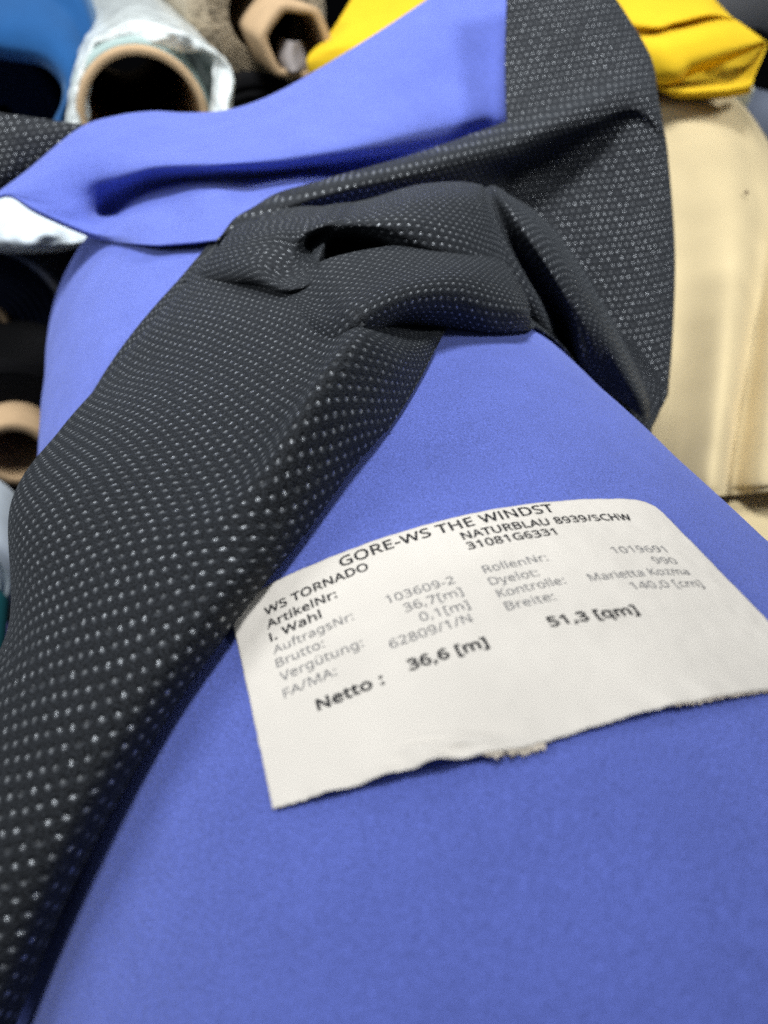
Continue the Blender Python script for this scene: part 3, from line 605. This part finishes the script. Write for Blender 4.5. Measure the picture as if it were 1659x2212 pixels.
sheet('black_side', upper, 200, 80, KN, 0.0008, 40, 4, plan=PL, rot=math.radians(-8))
panel = [
 [(1080,480,.373),(1085,450,.376),(1092,415,.379),(1098,378,.3745),(1100,335,.346),(1097,295,.344),(1094,262,.361),(1091,130,.376),(1096,-80,.386)],
 [(1230,620,.366),(1205,520,.370),(1190,430,.374),(1180,354,.378),(1180,300,.352),(1180,262,.350),(1180,228,.365),(1178,100,.375),(1170,-90,.386)],
 [(1360,790,.355),(1320,660,.360),(1290,480,.366),(1280,314,.372),(1278,262,.357),(1274,220,.356),(1268,186,.368),(1250,70,.377),(1215,-100,.386)],
 [(1410,893,.352),(1400,740,.356),(1380,520,.362),(1370,284,.3655),(1365,230,.360),(1360,190,.360),(1345,150,.369),(1310,50,.378),(1250,-100,.388)],
 [(1442,856,.358),(1451,720,.361),(1454,540,.366),(1440,340,.370),(1430,270,.366),(1418,205,.366),(1405,130,.374),(1358,42,.384),(1265,-100,.392)],
 [(1438,860,.375),(1447,720,.378),(1450,540,.383),(1436,340,.390),(1426,270,.384),(1414,205,.384),(1400,130,.392),(1352,42,.400),(1260,-95,.405)],
]
sheet('black_side', panel, 170, 260, KN, 0.0010, 35, 5, plan=PL, rot=math.radians(-8))
back = [
 [(930,560,.30),(930,650,.30),(940,720,.27),(950,760,.245)],
 [(1080,520,.33),(1090,620,.32),(1110,720,.29),(1120,780,.27)],
 [(1200,560,.345),(1220,680,.34),(1250,780,.33),(1270,840,.32)],
 [(1330,700,.35),(1350,780,.35),(1380,880,.345),(1400,950,.34)],
 [(1420,800,.352),(1435,840,.352),(1425,890,.352),(1400,940,.352)],
]
sheet('black_side', back, 80, 60, KN)
def orl(x, y, l): return on_roll(x, y, l)
lining = [[orl(445, y, .004) for y in (690, 650, 620, 600, 585)]] + [[orl(x, y, .006) for y in (700, 640, 580, 530, 500)] for x in (560, 660, 760, 860, 960)]
sheet('black_side', lining, 60, 40, KK)
tail = [
 [(-120,215,.366),(-120,300,.362),(-120,400,.362),(-120,470,.37)],
 [(0,243,.366),(0,300,.362),(0,370,.362),(0,430,.37)],
 [(70,253,.372),(66,290,.367),(62,345,.367),(58,400,.372)],
 [(175,268,.384),(172,280,.380),(170,305,.380),(168,340,.384)],
 [(300,283,.405),(300,290,.405),(300,300,.405),(300,310,.405)],
]
sheet('black_side', tail, 100, 60, KN, plan=PL, rot=math.radians(-8))
flap = [
 [(-60,452,.356),(-58,453,.352),(-56,454,.350),(-54,455,.349),(-52,456,.349),(-50,457,.349),(-48,458,.349),(-46,459,.349),(-44,460,.352)],
 [(0,411,.356),(1,412,.352),(3,414,.350),(5,416,.348),(7,418,.347),(9,420,.347),(11,422,.347),(13,424,.348),(15,426,.352)],
 [(60,366,.364),(60,374,.354),(62,390,.348),(65,408,.345),(68,425,.344),(70,437,.344),(72,446,.343),(75,456,.344),(80,463,.351)],
 [(170,277,.377),(168,295,.361),(170,338,.351),(172,385,.347),(174,425,.347),(176,455,.346),(178,480,.345),(182,500,.343),(190,511,.350)],
 [(250,250,.385),(248,275,.366),(246,322,.350),(246,382,.344),(242,428,.362),(236,458,.366),(236,476,.350),(238,505,.336),(245,522,.334)],
 [(330,240,.388),(330,268,.370),(330,312,.351),(328,362,.334),(325,402,.362),(322,446,.345),(318,474,.320),(318,508,.308),(322,528,.300)],
 [(400,243,.390),(400,270,.372),(400,312,.350),(400,356,.324),(400,390,.353),(388,424,.332),(374,468,.318),(378,505,.299),(382,525,.288)],
 [(480,239,.392),(480,265,.372),(478,308,.344),(475,354,.312),(470,386,.343),(460,414,.317),(450,450,.304),(442,496,.289),(440,520,.281)],
 [(560,216,.396),(558,245,.376),(552,292,.348),(548,348,.315),(545,384,.340),(540,416,.320),(530,440,.309),(515,480,.292),(505,510,.280)],
 [(650,171,.402),(648,205,.384),(640,267,.358),(635,338,.324),(633,376,.350),(632,402,.332),(625,430,.316),(610,460,.301),(600,480,.293)],
 [(800,80,.412),(798,130,.395),(790,222,.372),(785,314,.344),(785,352,.375),(785,385,.365),(780,405,.350),(775,425,.340),(770,440,.335)],
 [(940,-14,.422),(945,70,.407),(945,180,.394),(940,272,.383),(940,315,.396),(940,345,.402),(940,370,.395),(940,390,.392),(940,400,.39)],
 [(1030,-85,.430),(1036,30,.412),(1042,150,.402),(1044,242,.394),(1045,285,.402),(1060,312,.402),(1060,330,.402),(1060,350,.402),(1060,360,.402)],
 [(1078,-95,.424),(1080,30,.409),(1081,150,.400),(1080,242,.394),(1080,285,.400),(1080,312,.404),(1080,330,.404),(1080,350,.404),(1080,360,.404)],
 [(1125,-100,.424),(1125,30,.412),(1125,150,.405),(1125,242,.400),(1125,285,.402),(1125,312,.405),(1125,330,.405),(1125,350,.405),(1125,360,.405)],
]
sheet('blue_side', flap, 320, 150, BL, 0.0012, 30, 6, soft=6)
adopt(drape)

# ------------------------------------------------------------------ background pieces
def px(n, t): return n * t / F
# clear-wrapped roll with a cardboard core
t0 = 0.52; c = at(314, 260, t0)
root = thing('wrapped_roll', 'roll with wide cardboard core in a crinkled clear plastic bag, behind the blue flap', 'fabric roll', c)
tube_mesh(c, YD, 0.5, px(138, t0), px(121, t0)).build('cardboard_core', M['kraft'], root)
bolt_mesh(c + YD * 0.012, YD, 0.48, px(150, t0), px(138, t0) + 0.0004).build('rolled_cloth', M['mint'], root)
outer = [(150,300),(150,235),(163,152),(178,112),(200,78),(245,57),(305,42),(385,58),(452,102),(484,130),(493,152),(497,250),(497,330),(450,420),(320,460),(190,420)]
inner = [(182,300),(190,240),(197,180),(206,150),(222,128),(255,118),(310,114),(385,113),(430,113),(455,122),(462,150),(455,250),(450,330),(420,385),(320,410),(215,385)]
rails = [[at(314 + (x - 314) * 1.0, y, t0 + 0.0) + YD * 0.42 for x, y in outer], [at(x, y, t0) + YD * 0.06 for x, y in outer], [at(x, y, t0) - YD * 0.012 for x, y in outer],
         [at(x * .5 + u * .5, y * .5 + v * .5, t0 - 0.014) for (x, y), (u, v) in zip(outer, inner)],
         [at(x, y, t0 - 0.004) for x, y in inner], [at(x, y, t0 + 0.006) for x, y in inner]]
G = loft(rails, 70, 160, True)
for i, r in enumerate(G):
    for j, p in enumerate(r):
        r[j] = p + p.normalized() * (0.006 * noise.noise(p * 55) + 0.003 * noise.noise(p * 140)) + Vector((1, 0, 0)) * 0.0025 * noise.noise(p * 90 + Vector((5, 5, 5)))
MB().grid(G, closed=True).build('plastic_bag', M['film'], root)
adopt(root)
# fleece roll with protruding crushed core
t0 = 0.60; c = at(641, 92, t0)
root = thing('fleece_roll', 'fuzzy taupe fleece roll with a crushed kraft tube sticking out', 'fabric roll', c)
hexa = lambda a: 1.0 - 0.10 * abs(math.sin(3 * a + 0.5)) ** 1.0 + 0.04 * math.cos(2 * a)
tube_mesh(c, YD, 0.55, px(80, t0), px(61, t0), sq=hexa).build('cardboard_core', M['kraft'], root)
mb = bolt_mesh(c + YD * 0.085 + Vector((-0.012, 0, 0.012)), YD, 0.5, 0.062, 0.027, amp=0.006, bev=0.018)
mb.build('rolled_fleece', M['fleece'], root)
mb = MB(); mb.grid(loft([[(606,82,.612),(600,120,.612),(612,150,.612)],[(632,90,.600),(628,125,.603),(636,156,.606)],[(655,88,.615),(662,118,.618),(666,148,.622)]], 16, 16))
mb.build('paper_insert', M['grey_paper'], root, solid=(0.0005, 0))
adopt(root)
# yellow bundle lying across
root = thing('yellow_fabric', 'bright yellow folded fabric lying crosswise behind the draped cloth', 'fabric', at(1000, 100, .57))
yel = [
 [(672,172,.61),(666,150,.603),(663,128,.600),(676,108,.603),(705,82,.615),(735,38,.635),(770,-20,.67)],
 [(710,178,.60),(704,150,.596),(702,122,.592),(722,98,.590),(748,66,.602),(775,25,.63),(800,-25,.67)],
 [(790,180,.60),(785,145,.592),(785,110,.586),(800,85,.588),(812,62,.600),(825,25,.63),(838,-30,.67)],
 [(880,170,.59),(880,135,.585),(880,95,.582),(885,70,.585),(890,45,.595),(895,5,.62),(900,-40,.67)],
 [(1150,190,.56),(1150,150,.552),(1150,110,.550),(1150,85,.553),(1150,50,.565),(1150,0,.59),(1150,-50,.64)],
 [(1418,188,.51),(1408,165,.498),(1398,120,.494),(1390,90,.498),(1384,66,.514),(1378,48,.506),(1330,-40,.56)],
 [(1500,160,.516),(1496,140,.498),(1482,105,.494),(1472,78,.498),(1462,55,.514),(1455,40,.506),(1430,-40,.56)],
 [(1576,132,.518),(1572,114,.502),(1562,88,.499),(1550,62,.502),(1540,40,.513),(1532,24,.508),(1515,-30,.56)],
 [(1656,95,.525),(1652,88,.515),(1634,74,.514),(1615,60,.516),(1595,46,.522),(1578,34,.524),(1555,10,.57)],
]
MB().grid(loft(yel, 180, 80)).build('upper_fold', M['yellow'], root, solid=(0.001, 0), facecam=True)
yl2 = [
 [(1400,180,.530),(1405,183,.525),(1412,186,.515),(1420,190,.508),(1425,196,.52)],
 [(1470,158,.570),(1470,172,.560),(1470,186,.520),(1468,200,.506),(1472,216,.53)],
 [(1530,130,.585),(1532,158,.580),(1536,176,.530),(1540,196,.504),(1545,214,.53)],
 [(1560,120,.575),(1565,148,.555),(1575,175,.525),(1585,192,.506),(1590,208,.53)],
 [(1610,100,.560),(1612,130,.540),(1616,158,.518),(1622,184,.508),(1620,200,.54)],
 [(1656,90,.528),(1652,104,.518),(1642,130,.512),(1630,160,.514),(1624,186,.54)],
]
MB().grid(loft(yl2, 100, 60)).build('lower_fold', M['yellow'], root, solid=(0.001, 0), facecam=True)
adopt(root)
# cream bolt
root = thing('cream_fabric', 'cream woven fabric hanging in soft folds to the right of the blue roll', 'fabric', at(1560, 900, .42))
cream = [
 [(1270,1090,.435),(1300,1000,.44),(1330,700,.48),(1360,400,.515),(1380,195,.54),(1385,150,.60)],
 [(1430,1085,.425),(1435,1000,.432),(1462,700,.474),(1475,400,.504),(1478,203,.535),(1478,165,.60)],
 [(1532,1074,.398),(1538,1000,.402),(1572,700,.450),(1580,430,.494),(1555,226,.537),(1552,190,.60)],
 [(1584,1069,.424),(1586,1000,.428),(1628,700,.472),(1642,465,.508),(1602,260,.543),(1600,222,.60)],
 [(1665,1060,.404),(1660,1000,.408),(1690,700,.457),(1690,525,.500),(1655,330,.554),(1652,292,.61)],
 [(1850,1040,.40),(1840,980,.405),(1820,740,.46),(1790,600,.51),(1740,470,.57),(1735,430,.62)],
]
MB().grid(wobble(wobble(loft(cream, 130, 130), 0.007, 13, 3), 0.0022, 42, 8)).build('outer_fold', M['cream'], root, solid=(0.002, 0), facecam=True)
cream2 = [
 [(1250,1400,.42),(1280,1200,.43),(1300,1060,.448),(1310,1000,.452)],
 [(1440,1400,.40),(1440,1200,.41),(1440,1060,.440),(1440,1000,.448)],
 [(1560,1400,.39),(1560,1200,.398),(1560,1055,.435),(1560,1000,.443)],
 [(1680,1400,.39),(1680,1200,.40),(1680,1045,.433),(1680,1000,.44)],
 [(1850,1400,.39),(1850,1200,.405),(1850,1040,.433),(1850,1000,.435)],
]
MB().grid(wobble(loft(cream2, 70, 70), 0.002, 18, 5)).build('under_fold', M['cream'], root, solid=(0.002, 0), facecam=True)
p = at(1612, 416, .4975)
mb = MB(); mb.grid([ring_pts(p - p.normalized() * h, p.normalized(), r, 12) for r, h in ((.0013, -.001), (.0011, .0004), (.0006, .0007), (.0001, .0008))], closed=True)
mb.build('lint_speck', M['kraft_in'], root)
adopt(root)
# cerulean cloth over navy roll (upper left)
t0 = 0.55
root = thing('cerulean_fabric', 'cerulean blue cloth draped over a dark navy roll, upper left corner', 'fabric', at(60, 200, t0))
arch = [(-190,520),(-150,300),(-120,180),(-60,120),(20,128),(95,143),(132,180),(134,220),(112,270),(100,330),(60,420),(-20,470)]
arch2 = [(-330,560),(-300,300),(-240,60),(-120,-80),(40,-120),(160,-60),(208,40),(205,130),(175,220),(160,300),(140,400),(60,500)]
rails = [[at(x, y, t0 + 0.08) for x, y in arch], [at(x, y, t0 + 0.01) for x, y in arch],
         [at(x * .8 + u * .2, y * .8 + v * .2, t0 - 0.008) for (x, y), (u, v) in zip(arch, arch2)],
         [at(x * .4 + u * .6, y * .4 + v * .6, t0 + 0.005) for (x, y), (u, v) in zip(arch, arch2)],
         [at(u, v, t0 + 0.04) for u, v in arch2], [at(u, v, t0 + 0.3) for u, v in arch2]]
MB().grid(wobble(loft(rails, 80, 120), 0.006, 22, 9)).build('draped_cloth', M['cerulean'], root, solid=(0.0015, 0), facecam=True)
adopt(root)
def bolt(name, label, cat, pxy, t, rpx, m, core=None, L=0.45, group=None, ax=YD, amp=0.002, part='rolled_cloth', seed=1):
    c = at(*pxy, t)
    root = thing(name, label, cat, c, group)
    ri = px(core[0], t) + 0.0004 if core else 0.004
    bolt_mesh(c, ax, L, px(rpx, t), ri if core else px(rpx, t) * 0.1, amp=amp, seed=seed, bev=min(0.006, px(rpx, t) * 0.3)).build(part, M[m], root)
    if core:
        tube_mesh(c - ax * core[2], ax, L, px(core[0], t), px(core[1], t)).build('cardboard_core', M['kraft'], root)
    adopt(root); return root
bolt('navy_roll', 'dark navy roll end tucked under the cerulean cloth', 'fabric roll', (10, 240), 0.60, 118, 'navy')
bolt('navy_roll', 'dark navy roll with brown core cut by the left edge of the photo', 'fabric roll', (-28, 697), 0.58, 155, 'navy', (46, 32, 0.004))
bolt('black_roll', 'black roll with an open cardboard tube end beside the blue roll', 'fabric roll', (40, 936), 0.56, 165, 'black', (77, 55, 0.03))
bolt('pale_roll', 'pale bluish white roll at the left edge below the cardboard tube', 'fabric roll', (-122, 1262), 0.46, 152, 'pale', L=0.07)
bolt('teal_roll', 'thin dark teal roll at the left edge of the photo', 'fabric roll', (-48, 1425), 0.44, 48, 'teal', L=0.05)
bolt('lilac_roll', 'thin lilac roll at the left edge of the photo', 'fabric roll', (-38, 1490), 0.43, 42, 'lilac', L=0.05)
bolt('orange_roll', 'thin orange roll at the left edge of the photo', 'fabric roll', (-40, 1560), 0.42, 44, 'orange', L=0.05)
bolt('charcoal_roll', 'charcoal grey roll in the upper right corner behind the yellow cloth', 'fabric roll', (1330, -10), 0.72, 175, 'charcoal', ax=Vector((1, 0.1, 0)).normalized())
bolt('black_roll', 'black roll between the yellow cloth and the cream cloth', 'fabric roll', (1600, 190), 0.74, 110, 'black')
bolt('blue_grey_roll', 'blue grey roll at the right edge above the cream cloth', 'fabric roll', (1722, 310), 0.66, 80, 'steel')
bolt('sage_roll', 'slim sage grey roll standing on end above the cream cloth', 'fabric roll', (1612, 185), 0.60, 17, 'sage', L=0.12, ax=Vector((0, 0.25, -1)).normalized())
bolt('black_roll', 'added black roll filling the dark gap below the crushed kraft tube', 'fabric roll', (560, 330), 0.70, 150, 'black')  # added filler, keeps the gap under the tube dark
bolt('black_roll', 'added black roll filling the dark gap behind the clear wrapped roll at the top', 'fabric roll', (290, -70), 0.85, 130, 'black')  # added filler for the dark gap above the bag
# white plastic wrapped bundle under the flap tip
root = thing('plastic_bundle', 'white crinkled plastic wrapped bundle poking out under the blue flap tip', 'bundle', at(60, 500, .47))
pl = [
 [(-150,380,.52),(-150,430,.49),(-150,500,.46),(-140,542,.475),(-140,548,.56)],
 [(-20,395,.52),(-20,440,.475),(-18,505,.45),(-15,541,.467),(-15,546,.56)],
 [(60,410,.52),(62,450,.470),(64,510,.445),(68,543,.462),(68,547,.56)],
 [(130,430,.52),(135,470,.475),(140,515,.452),(142,537,.465),(142,541,.56)],
 [(195,480,.52),(200,500,.49),(204,512,.475),(206,518,.480),(206,522,.56)],
]
MB().grid(wobble(wobble(loft(pl, 90, 80), 0.010, 38, 4), 0.004, 110, 6)).build('plastic_wrap', M['pale'], root, solid=(0.0005, 0), facecam=True)
adopt(root)
